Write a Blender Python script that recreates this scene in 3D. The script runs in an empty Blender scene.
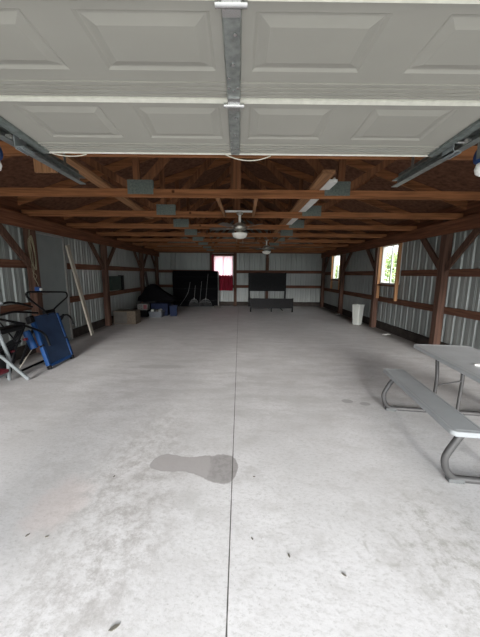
import bpy, bmesh, math, random
from mathutils import Vector, Matrix, Euler
random.seed(7)
C = bpy.context.scene.collection
R = math.radians

# ------------------------------------------------------------ camera, sky, exposure
EYE = 1.55
def make_camera():
    p, yaw, roll = R(9.1), R(0.35), R(0.4)
    fw = Vector((math.sin(yaw) * math.cos(p), math.cos(yaw) * math.cos(p), -math.sin(p)))
    r0 = Vector((math.cos(yaw), -math.sin(yaw), 0)); u0 = r0.cross(fw)
    r = r0 * math.cos(roll) + u0 * math.sin(roll); u = -r0 * math.sin(roll) + u0 * math.cos(roll)
    cd = bpy.data.cameras.new('camera'); cd.sensor_fit = 'VERTICAL'; cd.sensor_height = 36.0
    cd.lens = 278.0 / 637.0 * 36.0; cd.clip_start = 0.05; cd.clip_end = 300
    co = bpy.data.objects.new('camera', cd); C.objects.link(co)
    m = Matrix((r, u, -fw)).transposed().to_4x4(); m.translation = Vector((0, 0, EYE))
    co.matrix_world = m
    bpy.context.scene.camera = co
make_camera()

w = bpy.data.worlds.new('overcast'); bpy.context.scene.world = w; w.use_nodes = True
bg = w.node_tree.nodes['Background']; bg.inputs[0].default_value = (0.93, 0.97, 1.0, 1); bg.inputs[1].default_value = 3.15
sd = bpy.data.lights.new('added_low_sun', 'SUN'); sd.energy = 4.6; sd.angle = R(20); sd.color = (1.0, 0.98, 0.95)  # soft low sun added behind the camera to brighten the deep floor
so = bpy.data.objects.new('added_low_sun', sd); C.objects.link(so); so.rotation_euler = Vector((0.06, math.cos(R(14.5)), -math.sin(R(14.5)))).to_track_quat('-Z', 'Y').to_euler()
vs = bpy.context.scene.view_settings
vs.view_transform = 'Standard'; vs.look = 'None'; vs.gamma = 1.0; vs.use_curve_mapping = False; vs.exposure = 0.5
bpy.context.scene.cycles.max_bounces = 10
bpy.context.scene.cycles.diffuse_bounces = 8

# ------------------------------------------------------------ materials
def nodes(name):
    m = bpy.data.materials.new(name); m.use_nodes = True
    nt = m.node_tree; return m, nt, nt.nodes['Principled BSDF']
DULL = {'black_paint': .12, 'black_cloth': .02, 'black_plastic': .12, 'navy_plastic': .06, 'dark_blue_plastic': .08, 'treated_board': .1, 'roof_deck': .1, 'blue_grey_pad': .2, 'blue_cover': .3, 'dark_green_enamel': .25}
def mat(name, col, rough=0.6, metal=0.0, var=0.15, scale=6.0, stretch=(1, 1, 1), bump=0.0, detail=4, trans=0.0, coat=0.0, spec=0.5):
    if name in DULL: spec = DULL[name]
    m, nt, b = nodes(name)
    b.inputs['Roughness'].default_value = rough; b.inputs['Metallic'].default_value = metal
    if trans: b.inputs['Transmission Weight'].default_value = trans
    b.inputs['Specular IOR Level'].default_value = spec
    if coat: b.inputs['Coat Weight'].default_value = coat
    tc = nt.nodes.new('ShaderNodeTexCoord'); mp = nt.nodes.new('ShaderNodeMapping'); mp.inputs['Scale'].default_value = stretch
    nz = nt.nodes.new('ShaderNodeTexNoise'); nz.inputs['Scale'].default_value = scale; nz.inputs['Detail'].default_value = detail
    cr = nt.nodes.new('ShaderNodeValToRGB')
    cr.color_ramp.elements[0].position = 0.3; cr.color_ramp.elements[1].position = 0.7
    cr.color_ramp.elements[0].color = tuple(c * (1 - var) for c in col) + (1,)
    cr.color_ramp.elements[1].color = tuple(min(1, c * (1 + var)) for c in col) + (1,)
    L = nt.links.new
    L(tc.outputs['Object'], mp.inputs[0]); L(mp.outputs[0], nz.inputs['Vector']); L(nz.outputs[0], cr.inputs[0]); L(cr.outputs[0], b.inputs['Base Color'])
    if bump:
        bp = nt.nodes.new('ShaderNodeBump'); bp.inputs['Strength'].default_value = bump; bp.inputs['Distance'].default_value = 0.01
        L(nz.outputs[0], bp.inputs['Height']); L(bp.outputs[0], b.inputs['Normal'])
    return m
def wood(name, col, axis, var=0.4):
    """grain runs along the given local axis, with a few darker knots"""
    st = {'x': (1.2, 22, 22), 'y': (22, 1.2, 22), 'z': (22, 22, 1.2)}[axis]
    m = mat(name, col, 0.8, 0, var, 1.5, st, 0.15, spec=0.2)
    nt = m.node_tree; b = nt.nodes['Principled BSDF']; L = nt.links.new
    src = b.inputs['Base Color'].links[0].from_socket
    tc = nt.nodes['Texture Coordinate']
    vo = nt.nodes.new('ShaderNodeTexVoronoi'); vo.inputs['Scale'].default_value = 2.6
    L(tc.outputs['Object'], vo.inputs['Vector'])
    cr = nt.nodes.new('ShaderNodeValToRGB'); cr.color_ramp.elements[0].position = 0.03; cr.color_ramp.elements[1].position = 0.075
    cr.color_ramp.elements[0].color = (0.25, 0.2, 0.18, 1); cr.color_ramp.elements[1].color = (1, 1, 1, 1)
    L(vo.outputs['Distance'], cr.inputs[0])
    mx = nt.nodes.new('ShaderNodeMix'); mx.data_type = 'RGBA'; mx.blend_type = 'MULTIPLY'; mx.inputs[0].default_value = 1
    L(src, mx.inputs[6]); L(cr.outputs[0], mx.inputs[7]); L(mx.outputs[2], b.inputs['Base Color'])
    return m

M = {}
M['tr_x'] = wood('truss_pine', (0.25, 0.105, 0.045), 'x')
M['tr_y'] = wood('lumber_pine', (0.27, 0.14, 0.07), 'y')
M['tr_z'] = wood('web_pine', (0.15, 0.064, 0.03), 'z')
M['post'] = wood('post_timber', (0.10, 0.055, 0.04), 'z')
M['beam'] = wood('beam_timber', (0.16, 0.065, 0.035), 'y')
M['girt_y'] = wood('girt_timber', (0.15, 0.07, 0.045), 'y')
M['girt_x'] = wood('girt_timber_back', (0.13, 0.06, 0.04), 'x')
M['jamb'] = wood('jamb_pine', (0.45, 0.24, 0.12), 'z')
M['plank'] = wood('pale_plank', (0.50, 0.46, 0.39), 'z', 0.12)
M['crate'] = wood('crate_wood', (0.115, 0.092, 0.07), 'y', 0.25)
M['deck'] = mat('roof_deck', (0.14, 0.068, 0.042), 0.85, 0, 0.35, 14, (1, 1, 1), 0.1, 8)
M['skirt'] = mat('treated_board', (0.05, 0.042, 0.038), 0.85, 0, 0.3, 6, (1, 1, 1), 0.1)
M['steel'] = mat('ribbed_steel', (0.30, 0.32, 0.31), 0.42, 0.25, 0.12, 1.3, (1, 1, .3))
M['galv'] = mat('galvanised', (0.32, 0.34, 0.33), 0.42, 0.7, 0.25, 30)
M['galv_dark'] = mat('galvanised_dark', (0.22, 0.25, 0.24), 0.45, 0.6, 0.2, 30)
M['plate'] = mat('gusset_steel', (0.13, 0.155, 0.14), 0.5, 0.3, 0.25, 40)
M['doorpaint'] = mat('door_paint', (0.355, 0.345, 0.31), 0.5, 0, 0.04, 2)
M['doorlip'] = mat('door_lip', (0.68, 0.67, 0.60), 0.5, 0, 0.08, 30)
M['entry'] = mat('entry_door_paint', (0.20, 0.225, 0.225), 0.5, 0, 0.08, 3)
M['white'] = mat('white_paint', (0.75, 0.75, 0.73), 0.5, 0, 0.05, 4)
M['chrome'] = mat('chrome', (0.6, 0.6, 0.6), 0.25, 1.0, 0.05, 4)
M['black'] = mat('black_paint', (0.007, 0.007, 0.008), 0.4, 0, 0.2, 8)
M['blackfab'] = mat('black_cloth', (0.007, 0.007, 0.008), 0.95, 0, 0.3, 30, (1, 1, 1), 0.2)
M['blackplastic'] = mat('black_plastic', (0.009, 0.009, 0.010), 0.5, 0, 0.2, 10)
M['blue'] = mat('blue_cover', (0.009, 0.05, 0.165), 0.55, 0, 0.2, 6)
M['bluepad'] = mat('blue_grey_pad', (0.026, 0.046, 0.095), 0.7, 0, 0.2, 5, (1, 1, 1), 0.1)
M['bluebox'] = mat('blue_plastic', (0.012, 0.06, 0.22), 0.4, 0, 0.1, 5)
M['navy'] = mat('navy_plastic', (0.012, 0.017, 0.04), 0.55, 0, 0.2, 6)
M['silver'] = mat('silver_tube', (0.25, 0.275, 0.285), 0.4, 0.3, 0.1, 8)
M['red'] = mat('red_plastic', (0.13, 0.01, 0.02), 0.5, 0, 0.1, 8)
M['tabletop'] = mat('grey_resin', (0.43, 0.445, 0.455), 0.42, 0, 0.12, 3.0, (1, 1, 1), 0.02)
M['benchtop'] = mat('grey_resin_bench', (0.31, 0.325, 0.335), 0.42, 0, 0.1, 3.0, (1, 1, 1), 0.02)
M['tube'] = mat('grey_tube', (0.085, 0.083, 0.083), 0.45, 0.3, 0.1, 10)
M['foot'] = mat('grey_rubber', (0.12, 0.125, 0.125), 0.7, 0, 0.1, 10)
M['bin'] = mat('white_bin', (0.46, 0.48, 0.45), 0.5, 0, 0.05, 4)
M['paper'] = mat('white_paper', (0.8, 0.8, 0.78), 0.8, 0, 0.05, 10)
M['cord'] = mat('pale_cord', (0.7, 0.66, 0.56), 0.8, 0, 0.1, 30)
M['carton'] = mat('pale_carton', (0.15, 0.15, 0.145), 0.8, 0, 0.1, 6)
M['bluedark'] = mat('dark_blue_plastic', (0.010, 0.017, 0.045), 0.5, 0, 0.1, 5)
M['dullsteel'] = mat('weathered_tine_steel', (0.13, 0.13, 0.13), 0.6, 0.2, 0.2, 20)
M['wire'] = mat('yellowed_cable', (0.22, 0.19, 0.12), 0.6, 0, 0.15, 30)
M['green'] = mat('dark_green_enamel', (0.035, 0.055, 0.045), 0.45, 0, 0.2, 5)
M['board'] = mat('grey_board', (0.075, 0.068, 0.06), 0.8, 0, 0.2, 5)
M['fanmetal'] = mat('brushed_nickel', (0.45, 0.44, 0.40), 0.35, 0.8, 0.1, 8)
M['blade'] = mat('fan_blade', (0.08, 0.065, 0.055), 0.5, 0, 0.25, 5)
M['bowl'] = mat('frosted_glass', (0.78, 0.77, 0.72), 0.3, 0, 0.03, 4)
M['dry_leaf'] = mat('dry_leaf', (0.13, 0.12, 0.10), 0.9, 0, 0.3, 40)
M['curtain_red'] = mat('red_curtain', (0.30, 0.012, 0.035), 0.9, 0, 0.25, 12, (1, 1, .2))
M['mattedge'] = mat('pale_ticking', (0.27, 0.26, 0.25), 0.85, 0, 0.08, 20)
M['bark'] = mat('bark', (0.10, 0.075, 0.055), 0.9, 0, 0.3, 10)
M['leaf'] = mat('tree_leaves', (0.28, 0.38, 0.15), 0.7, 0, 0.5, 1.2)
M['gravelly'] = mat('pale_dry_ground', (0.44, 0.46, 0.38), 0.95, 0, 0.3, 2.0, (1, 1, 1), 0, 8)  # pale gravelly ground, lightened to whiten the foot of the window view
M['gravel'] = mat('gravel_drive', (0.42, 0.41, 0.39), 0.95, 0, 0.2, 20)
M['clear'] = mat('clear_plastic', (0.11, 0.12, 0.135), 0.3, 0, 0.1, 5)
def glassmat():
    m, nt, b = nodes('window_glass')
    b.inputs['Base Color'].default_value = (0.95, 0.97, 0.97, 1); b.inputs['Roughness'].default_value = 0.0
    tr = nt.nodes.new('ShaderNodeBsdfTransparent'); gl = nt.nodes.new('ShaderNodeBsdfGlossy'); gl.inputs['Roughness'].default_value = 0.02
    mx = nt.nodes.new('ShaderNodeMixShader'); mx.inputs[0].default_value = 0.05
    L = nt.links.new; L(tr.outputs[0], mx.inputs[1]); L(gl.outputs[0], mx.inputs[2])
    L(mx.outputs[0], nt.nodes['Material Output'].inputs[0]); return m
M['glass'] = glassmat()
def sheer():
    m, nt, b = nodes('sheer_pink'); L = nt.links.new
    df = nt.nodes.new('ShaderNodeBsdfDiffuse'); df.inputs[0].default_value = (0.85, 0.62, 0.66, 1)
    tl = nt.nodes.new('ShaderNodeBsdfTranslucent'); tl.inputs[0].default_value = (0.95, 0.66, 0.72, 1)
    tp = nt.nodes.new('ShaderNodeBsdfTransparent'); tp.inputs[0].default_value = (1, 0.9, 0.92, 1)
    a = nt.nodes.new('ShaderNodeMixShader'); a.inputs[0].default_value = 0.7; L(df.outputs[0], a.inputs[1]); L(tl.outputs[0], a.inputs[2])
    c = nt.nodes.new('ShaderNodeMixShader'); c.inputs[0].default_value = 0.35; L(a.outputs[0], c.inputs[1]); L(tp.outputs[0], c.inputs[2])
    L(c.outputs[0], nt.nodes['Material Output'].inputs[0]); return m
M['sheer'] = sheer()

# ------------------------------------------------------------ mesh builder
class MB:
    def __init__(s): s.v = []; s.f = []; s.sm = []
    def add(s, vs, fs, smooth=False):
        o = len(s.v); s.v += [Vector(v) for v in vs]
        for f in fs: s.f.append([i + o for i in f]); s.sm.append(smooth)
        return s
    def box(s, a, b, rot=None, c=None, bev=0.0):
        """axis-aligned box between corners a and b (optionally turned by a matrix about c)"""
        bm = bmesh.new(); bmesh.ops.create_cube(bm, size=1)
        A, B = Vector(a), Vector(b); d = B - A
        for v in bm.verts: v.co = Vector((v.co.x * d.x, v.co.y * d.y, v.co.z * d.z)) + (A + B) / 2
        if bev: bmesh.ops.bevel(bm, geom=bm.edges[:], offset=bev, segments=2, profile=0.6, affect='EDGES')
        return s.take(bm, rot, c)
    def take(s, bm, rot=None, c=None):
        bm.normal_update(); bm.verts.index_update()
        vs = [v.co.copy() for v in bm.verts]
        if rot is not None:
            cc = Vector(c) if c is not None else Vector((0, 0, 0)); vs = [rot @ (v - cc) + cc for v in vs]
        s.add(vs, [[v.index for v in f.verts] for f in bm.faces]); bm.free(); return s
    def bar(s, p, q, w, h, up=(0, 0, 1)):
        """rectangular timber from p to q, width w across, height h along up"""
        p, q, up = Vector(p), Vector(q), Vector(up); d = (q - p).normalized()
        x = d.cross(up)
        if x.length < 1e-4: x = d.cross(Vector((0, 1, 0)))
        x.normalize(); z = x.cross(d).normalized(); x *= w / 2; z *= h / 2
        vs = [p - x - z, p + x - z, p + x + z, p - x + z, q - x - z, q + x - z, q + x + z, q - x + z]
        return s.add(vs, [(0, 1, 2, 3), (7, 6, 5, 4), (0, 4, 5, 1), (1, 5, 6, 2), (2, 6, 7, 3), (3, 7, 4, 0)])
    def tube(s, pts, r, n=10, closed=False, fillet=0):
        P = [Vector(p) for p in pts]
        if fillet:
            Q = [P[0]]
            for i in range(1, len(P) - 1):
                a, b, c = P[i - 1], P[i], P[i + 1]
                da = min(fillet, (a - b).length * .45); dc = min(fillet, (c - b).length * .45)
                p0 = b + (a - b).normalized() * da; p2 = b + (c - b).normalized() * dc
                for k in range(6):
                    t = k / 5; Q.append(p0 * (1 - t) ** 2 + b * 2 * t * (1 - t) + p2 * t * t)
            Q.append(P[-1]); P = Q
        m = len(P); T = []
        for i in range(m):
            if closed: T.append((P[(i + 1) % m] - P[i - 1]).normalized())
            else: T.append((P[min(i + 1, m - 1)] - P[max(i - 1, 0)]).normalized())
        nrm = T[0].orthogonal().normalized(); vs = []; rr = r if isinstance(r, (list, tuple)) else [r] * m
        for i in range(m):
            nrm = (nrm - T[i] * nrm.dot(T[i]))
            nrm = nrm.normalized() if nrm.length > 1e-6 else T[i].orthogonal().normalized()
            b = T[i].cross(nrm)
            for k in range(n):
                a = 2 * math.pi * k / n; vs.append(P[i] + (nrm * math.cos(a) + b * math.sin(a)) * rr[i])
        fs = []
        for i in range(m if closed else m - 1):
            j = (i + 1) % m
            for k in range(n): fs.append((i * n + k, i * n + (k + 1) % n, j * n + (k + 1) % n, j * n + k))
        s.add(vs, fs, True)
        if not closed: s.add(vs[:n], [list(range(n))[::-1]]); s.add(vs[-n:], [list(range(n))])
        return s
    def lathe(s, prof, n=24, c=(0, 0, 0), smooth=True):
        c = Vector(c); vs = []; fs = []
        for r, z in prof:
            for k in range(n):
                a = 2 * math.pi * k / n; vs.append(c + Vector((r * math.cos(a), r * math.sin(a), z)))
        for i in range(len(prof) - 1):
            for k in range(n): fs.append((i * n + k, i * n + (k + 1) % n, (i + 1) * n + (k + 1) % n, (i + 1) * n + k))
        s.add(vs, fs, smooth)
        s.add(vs[:n], [list(range(n))[::-1]]); s.add(vs[-n:], [list(range(n))]); return s
    def prism(s, poly, d, off=(0, 0, 0), ax=(0, 1, 2), smooth=False):
        """extrude 2-D polygon poly by depth range d; ax says which world axes are (u, v, depth)"""
        n = len(poly); vs = []
        for t in d:
            for u, v in poly:
                p = [0, 0, 0]; p[ax[0]] = u; p[ax[1]] = v; p[ax[2]] = t; vs.append(Vector(p) + Vector(off))
        fs = [list(range(n))[::-1], [i + n for i in range(n)]] + [(i, (i + 1) % n, (i + 1) % n + n, i + n) for i in range(n)]
        return s.add(vs, fs, smooth)
    def build(s, name, m, parent=None, loc=None):
        me = bpy.data.meshes.new(name); me.from_pydata([tuple(v) for v in s.v], [], s.f)
        for p, q in zip(me.polygons, s.sm): p.use_smooth = q
        bm = bmesh.new(); bm.from_mesh(me); bmesh.ops.recalc_face_normals(bm, faces=bm.faces); bm.to_mesh(me); bm.free()
        me.materials.append(M[m] if isinstance(m, str) else m)
        o = bpy.data.objects.new(name, me); C.objects.link(o)
        if parent: o.parent = parent
        if loc: o.location = loc
        return o
def tag(o, label, cat, group=None, kind=None):
    if label: o['label'] = label
    if cat: o['category'] = cat
    if group: o['group'] = group
    if kind: o['kind'] = kind
    return o
def thing(name, label, cat, loc=(0, 0, 0), rz=0.0, group=None, kind=None):
    o = bpy.data.objects.new(name, None); o.empty_display_size = 0.1; C.objects.link(o)
    o.location = loc; o.rotation_euler = (0, 0, rz)
    return tag(o, label, cat, group, kind)
def copy_tree(o, parent=None):
    c = o.copy(); C.objects.link(c)
    if parent is not None: c.parent = parent
    for ch in [x for x in o.children]: copy_tree(ch, c)
    return c
def struct(name, mb, m, label, cat): return tag(mb.build(name, m), label, cat, kind='structure')

# ------------------------------------------------------------ the building shell
XL, XR, YF, YB = -4.0, 4.16, -0.32, 13.62       # wall skins
EAVE = 2.86
XC = (XL + XR) / 2; SL = 1 / 3.0
def roof_z(x): return EAVE + ((XR - XL) / 2 - abs(x - XC)) * SL

def floor_material():
    m, nt, b = nodes('garage_concrete'); L = nt.links.new; N = nt.nodes.new
    tc = N('ShaderNodeTexCoord'); sep = N('ShaderNodeSeparateXYZ'); L(tc.outputs['Object'], sep.inputs[0])
    X, Y = sep.outputs[0], sep.outputs[1]
    def mth(op, a, b_=None, c=None, clamp=False):
        n = N('ShaderNodeMath'); n.operation = op; n.use_clamp = clamp
        for i, v in enumerate((a, b_, c)):
            if v is None: continue
            if isinstance(v, (int, float)): n.inputs[i].default_value = v
            else: L(v, n.inputs[i])
        return n.outputs[0]
    def noise(scale, detail=5, stretch=None, rough=0.55):
        n = N('ShaderNodeTexNoise'); n.inputs['Scale'].default_value = scale; n.inputs['Detail'].default_value = detail; n.inputs['Roughness'].default_value = rough
        if stretch:
            mp = N('ShaderNodeMapping'); mp.inputs['Scale'].default_value = stretch; mp.inputs['Rotation'].default_value = (0, 0, 0.5); L(tc.outputs['Object'], mp.inputs[0]); L(mp.outputs[0], n.inputs['Vector'])
        else: L(tc.outputs['Object'], n.inputs['Vector'])
        return n.outputs[0]
    def step(v, lo, hi):
        n = N('ShaderNodeMapRange'); n.interpolation_type = 'SMOOTHSTEP'; L(v, n.inputs[0]); n.inputs[1].default_value = lo; n.inputs[2].default_value = hi; return n.outputs[0]
    def mixc(fac, a, col, blend='MIX'):
        n = N('ShaderNodeMix'); n.data_type = 'RGBA'; n.blend_type = blend
        if isinstance(fac, (int, float)): n.inputs[0].default_value = fac
        else: L(fac, n.inputs[0])
        if isinstance(a, tuple): n.inputs[6].default_value = a
        else: L(a, n.inputs[6])
        if isinstance(col, tuple): n.inputs[7].default_value = col
        else: L(col, n.inputs[7])
        return n.outputs[2]
    wob = noise(2.6, 4); wob2 = noise(9, 3)
    def ell(cx, cy, rx, ry, lo=0.75, hi=1.0, jit=0.5):
        dx = mth('DIVIDE', mth('SUBTRACT', X, cx), rx); dy = mth('DIVIDE', mth('SUBTRACT', Y, cy), ry)
        d = mth('ADD', mth('MULTIPLY', dx, dx), mth('MULTIPLY', dy, dy))
        d = mth('ADD', d, mth('MULTIPLY', mth('SUBTRACT', wob2, 0.5), jit * 2))
        return mth('SUBTRACT', 1.0, step(d, lo, hi))
    col = mixc(step(noise(0.9, 6), 0.3, 0.7), (0.545, 0.535, 0.535, 1), (0.66, 0.65, 0.655, 1))
    col = mixc(mth('MULTIPLY', step(noise(3.2, 8, (1, 1.5, 1), 0.75), 0.46, 0.70), 0.65), col, (0.44, 0.425, 0.415, 1))
    col = mixc(mth('MULTIPLY', step(noise(26, 8, (1, 2, 1), 0.85), 0.47, 0.64), 0.75), col, (0.42, 0.41, 0.40, 1))
    col = mixc(mth('MULTIPLY', step(noise(60, 4), 0.62, 0.72), 0.5), col, (0.28, 0.27, 0.26, 1))
    # worn dirty track running down the left half, and scuffed ground by the bench
    trk = mth('MULTIPLY', ell(-0.78, 1.75, 0.5, 1.5, 0.0, 1.3, 0.5), step(noise(9, 8, None, 0.8), 0.42, 0.66))
    col = mixc(mth('MULTIPLY', trk, 0.95), col, (0.33, 0.31, 0.30, 1))
    trk2 = mth('MULTIPLY', ell(1.30, 1.25, 0.45, 0.7, 0.0, 1.3, 0.5), step(noise(12, 8, None, 0.8), 0.45, 0.66))
    col = mixc(mth('MULTIPLY', trk2, 0.95), col, (0.33, 0.32, 0.30, 1))
    col = mixc(mth('MULTIPLY', ell(-1.22, 1.68, 0.24, 0.3, 0.1, 1.0, 0.8), 0.22), col, (0.62, 0.47, 0.43, 1))
    col = mixc(mth('MULTIPLY', mth('MULTIPLY', step(Y, 1.8, 3.4), step(noise(2.2, 8, (.7, 2.2, 1), .7), .42, .62)), 0.5), col, (0.42, 0.41, 0.40, 1))
    # darker towards the back
    col = mixc(mth('MULTIPLY', step(Y, 3.0, 8.5), 0.35), col, (0.47, 0.46, 0.45, 1))
    # spilled stain at the joint, two small patches by the bench, a worn ring
    def bump(cx, cy, rx, ry):
        dx = mth('DIVIDE', mth('SUBTRACT', X, cx), rx); dy = mth('DIVIDE', mth('SUBTRACT', Y, cy), ry)
        return mth('POWER', 2.718, mth('MULTIPLY', mth('ADD', mth('MULTIPLY', dx, dx), mth('MULTIPLY', dy, dy)), -1.0))
    fld = None
    for a in ((-.63, 2.10, .10, .10), (-.54, 2.08, .11, .09), (-.42, 2.08, .12, .085), (-.29, 2.06, .12, .105), (-.17, 2.02, .13, .15), (-.10, 2.02, .08, .16), (-.05, 2.04, .04, .10)):
        g_ = bump(*a); fld = g_ if fld is None else mth('ADD', fld, g_)
    fld = mth('ADD', fld, mth('MULTIPLY', mth('SUBTRACT', noise(6, 5), .5), .85))
    col = mixc(mth('MULTIPLY', step(fld, .50, .62), .9), col, (0.34, 0.32, 0.315, 1))
    col = mixc(mth('MULTIPLY', mth('SUBTRACT', step(fld, .52, .60), step(fld, .60, .85)), .35), col, (0.30, 0.29, 0.285, 1))
    patch = mth('MULTIPLY', step(mth('ADD', X, mth('MULTIPLY', wob2, .08)), -.20, -.17), step(fld, .55, .75))
    col = mixc(mth('MULTIPLY', patch, mth('ADD', .35, mth('MULTIPLY', step(noise(25, 5), .45, .6), .35))), col, (0.24, 0.23, 0.225, 1))
    for e, k, c in (
                    (ell(1.36, 3.24, 0.075, 0.06, .7, 1.0, .3), .8, (0.33, 0.32, 0.32, 1)), (ell(1.55, 3.17, 0.07, 0.05, .7, 1.0, .3), .75, (0.34, 0.33, 0.33, 1)),
                    (ell(-2.1, 2.55, 0.1, 0.03, .6, 1.0, .4), .4, (0.34, 0.33, 0.32, 1)), (ell(-1.3, 4.5, 0.5, 0.12, .3, 1.0, .6), .4, (0.34, 0.33, 0.32, 1)),
                    (ell(-0.33, 1.72, 0.10, 0.10, .1, 1.1, 1.6), .4, (0.42, 0.41, 0.40, 1)), (ell(-0.24, 1.58, 0.05, 0.06, .2, 1.0, 1.4), .35, (0.42, 0.41, 0.40, 1))):
        col = mixc(mth('MULTIPLY', e, k), col, c)
    ring = mth('MULTIPLY', ell(0.845, 1.38, 0.115, 0.125, .8, 1.05, .25), mth('SUBTRACT', 1.0, ell(0.845, 1.38, 0.10, 0.11, .7, 1.0, .25)))
    col = mixc(mth('MULTIPLY', ring, mth('MULTIPLY', step(noise(14, 2), .42, .55), .6)), col, (0.36, 0.35, 0.33, 1))
    # dirt washed along both side walls
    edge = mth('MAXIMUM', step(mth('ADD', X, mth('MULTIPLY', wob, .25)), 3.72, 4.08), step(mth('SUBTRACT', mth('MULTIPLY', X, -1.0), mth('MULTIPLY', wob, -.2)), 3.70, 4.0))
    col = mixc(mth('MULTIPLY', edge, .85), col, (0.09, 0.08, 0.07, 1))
    # saw-cut control joint
    jx = mth('ABSOLUTE', mth('SUBTRACT', X, mth('ADD', mth('MULTIPLY', Y, 0.0034), -0.047)))
    jx = mth('ADD', jx, mth('MULTIPLY', mth('SUBTRACT', wob2, .5), .004))
    col = mixc(mth('SUBTRACT', 1.0, step(jx, 0.0022, 0.0046)), col, (0.07, 0.065, 0.06, 1))
    L(col, b.inputs['Base Color']); b.inputs['Roughness'].default_value = 0.62
    bp = N('ShaderNodeBump'); bp.inputs['Strength'].default_value = 0.12; bp.inputs['Distance'].default_value = 0.01
    L(noise(30, 6), bp.inputs['Height']); L(bp.outputs[0], b.inputs['Normal'])
    return m
M['concrete'] = floor_material()
b = MB(); b.box((XL - .05, YF - .5, -0.15), (XR + .05, YB + .05, 0)); struct('floor', b, 'concrete', 'stained grey concrete slab with one saw-cut joint running to the back', 'floor')
b = MB(); b.box((-40, -45, -0.35), (60, 90, -0.152)); struct('ground', b, 'gravelly', 'pale grass ground outside around the garage', 'ground')
b = MB(); b.box((-5, -18, -0.151), (5, YF - .5, -0.02)); struct('driveway', b, 'gravel', 'pale gravel driveway in front of the open garage door', 'driveway')

b = MB()
for sgn in (-1, 1):
    xe = XC + sgn * ((XR - XL) / 2 + 0.35); z0 = roof_z(xe); zp = roof_z(XC); t = 0.05
    b.prism([(xe, z0), (XC, zp), (XC, zp + t), (xe, z0 + t)], (YF - .4, YB + .4), ax=(0, 2, 1))
struct('ceiling', b, 'deck', 'dark brown board roof deck sloping up to a ridge', 'roof')

def ribbed(b, u0, u1, z0, z1, fixed, axis, out, top=None):
    """vertical ribbed sheet between u0 and u1 on the plane axis=fixed; ribs stand outwards; top(u) optionally shapes the upper edge"""
    pitch = 0.25; prof = []
    k = math.floor(u0 / pitch) - 1
    pts = {u0: None, u1: None}
    while k * pitch < u1 + pitch:
        c = k * pitch
        for du, d in ((-.036, 0), (-.016, .024), (.016, .024), (.036, 0), (.088, 0), (.096, .005), (.104, .005), (.112, 0), (.117, 0), (.125, .005), (.133, .005), (.141, 0)):
            if u0 < c + du < u1: pts[c + du] = d
        k += 1
    def depth(u):
        if pts[u] is not None: return pts[u]
        c = round(u / pitch) * pitch; a = abs(u - c)
        return .024 if a < .016 else (0 if a > .036 else .024 * (.036 - a) / .02)
    us = sorted(pts)
    if top and u0 < XC < u1: us = sorted(us + [XC]); pts[XC] = pts.get(XC, None)
    for layer in (0, 0.003):
        vs = []
        for u in us:
            f = fixed + out * (depth(u) + layer)
            for z in (z0, top(u) if top else z1):
                vs.append((f, u, z) if axis == 0 else (u, f, z))
        b.add(vs, [(2 * i, 2 * i + 2, 2 * i + 3, 2 * i + 1) for i in range(len(us) - 1)])
def wall_with_holes(b, u0, u1, z0, z1, fixed, axis, out, holes, top=None):
    """holes: (ua, ub, za, zb) sorted by ua"""
    cur = u0
    for ua, ub, za, zb in holes:
        ribbed(b, cur, ua, z0, z1, fixed, axis, out, top); 
        if za > z0: ribbed(b, ua, ub, z0, za, fixed, axis, out)
        ribbed(b, ua, ub, zb, z1, fixed, axis, out, top)
        cur = ub
    ribbed(b, cur, u1, z0, z1, fixed, axis, out, top)
W1 = (7.22, 8.12, 1.30, 2.36); W2 = (11.32, 12.25, 1.36, 2.36); W3 = (-1.20, -0.27, 1.40, 2.40)
DO = (5.49, 6.42, 0.0, 2.34)
top_side = EAVE + 0.02
b = MB(); wall_with_holes(b, YF, YB, 0, top_side, XR, 0, 1, [W1, W2]); struct('wall_right', b, 'steel', 'grey ribbed steel side wall with two windows', 'wall')
b = MB(); wall_with_holes(b, YF, YB, 0, top_side, XL, 0, -1, [DO]); struct('wall_left', b, 'steel', 'grey ribbed steel side wall with the grey entry door', 'wall')
b = MB(); wall_with_holes(b, XL, XR, 0, 4, YB, 1, 1, [W3], top=lambda u: roof_z(u) + .02); struct('wall_back', b, 'steel', 'grey ribbed steel back wall with the red-curtained window', 'wall')
b = MB(); wall_with_holes(b, XL, XR, 0, 4, YF, 1, -1, [(-3.7, -1.75, 0, 2.3), (-1.46, 1.46, 0, 2.3), (1.75, 3.86, 0, 2.3)], top=lambda u: roof_z(u) + .02); struct('wall_front', b, 'steel', 'unseen ribbed steel front wall around the open garage doorway, side openings added for daylight', 'wall')  # both side openings are added so more daylight reaches the back

b = MB(); b.box((XR - .045, YF + .01, 0), (XR - .003, YB - .01, .21)); struct('baseboard_right', b, 'skirt', 'dark treated skirt board along the wall with two windows', 'skirt board')
b = MB(); b.box((XL + .003, YF + .01, 0), (XL + .045, DO[0] - .06, .21)); b.box((XL + .003, DO[1] + .06, 0), (XL + .045, YB - .01, .21)); struct('baseboard_left', b, 'skirt', 'dark treated skirt board along the wall with the entry door', 'skirt board')
b = MB(); b.box((XL + .05, YB - .045, 0), (XR - .05, YB - .003, .21)); struct('baseboard_back', b, 'skirt', 'dark treated skirt board along the back wall', 'skirt board')

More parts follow.
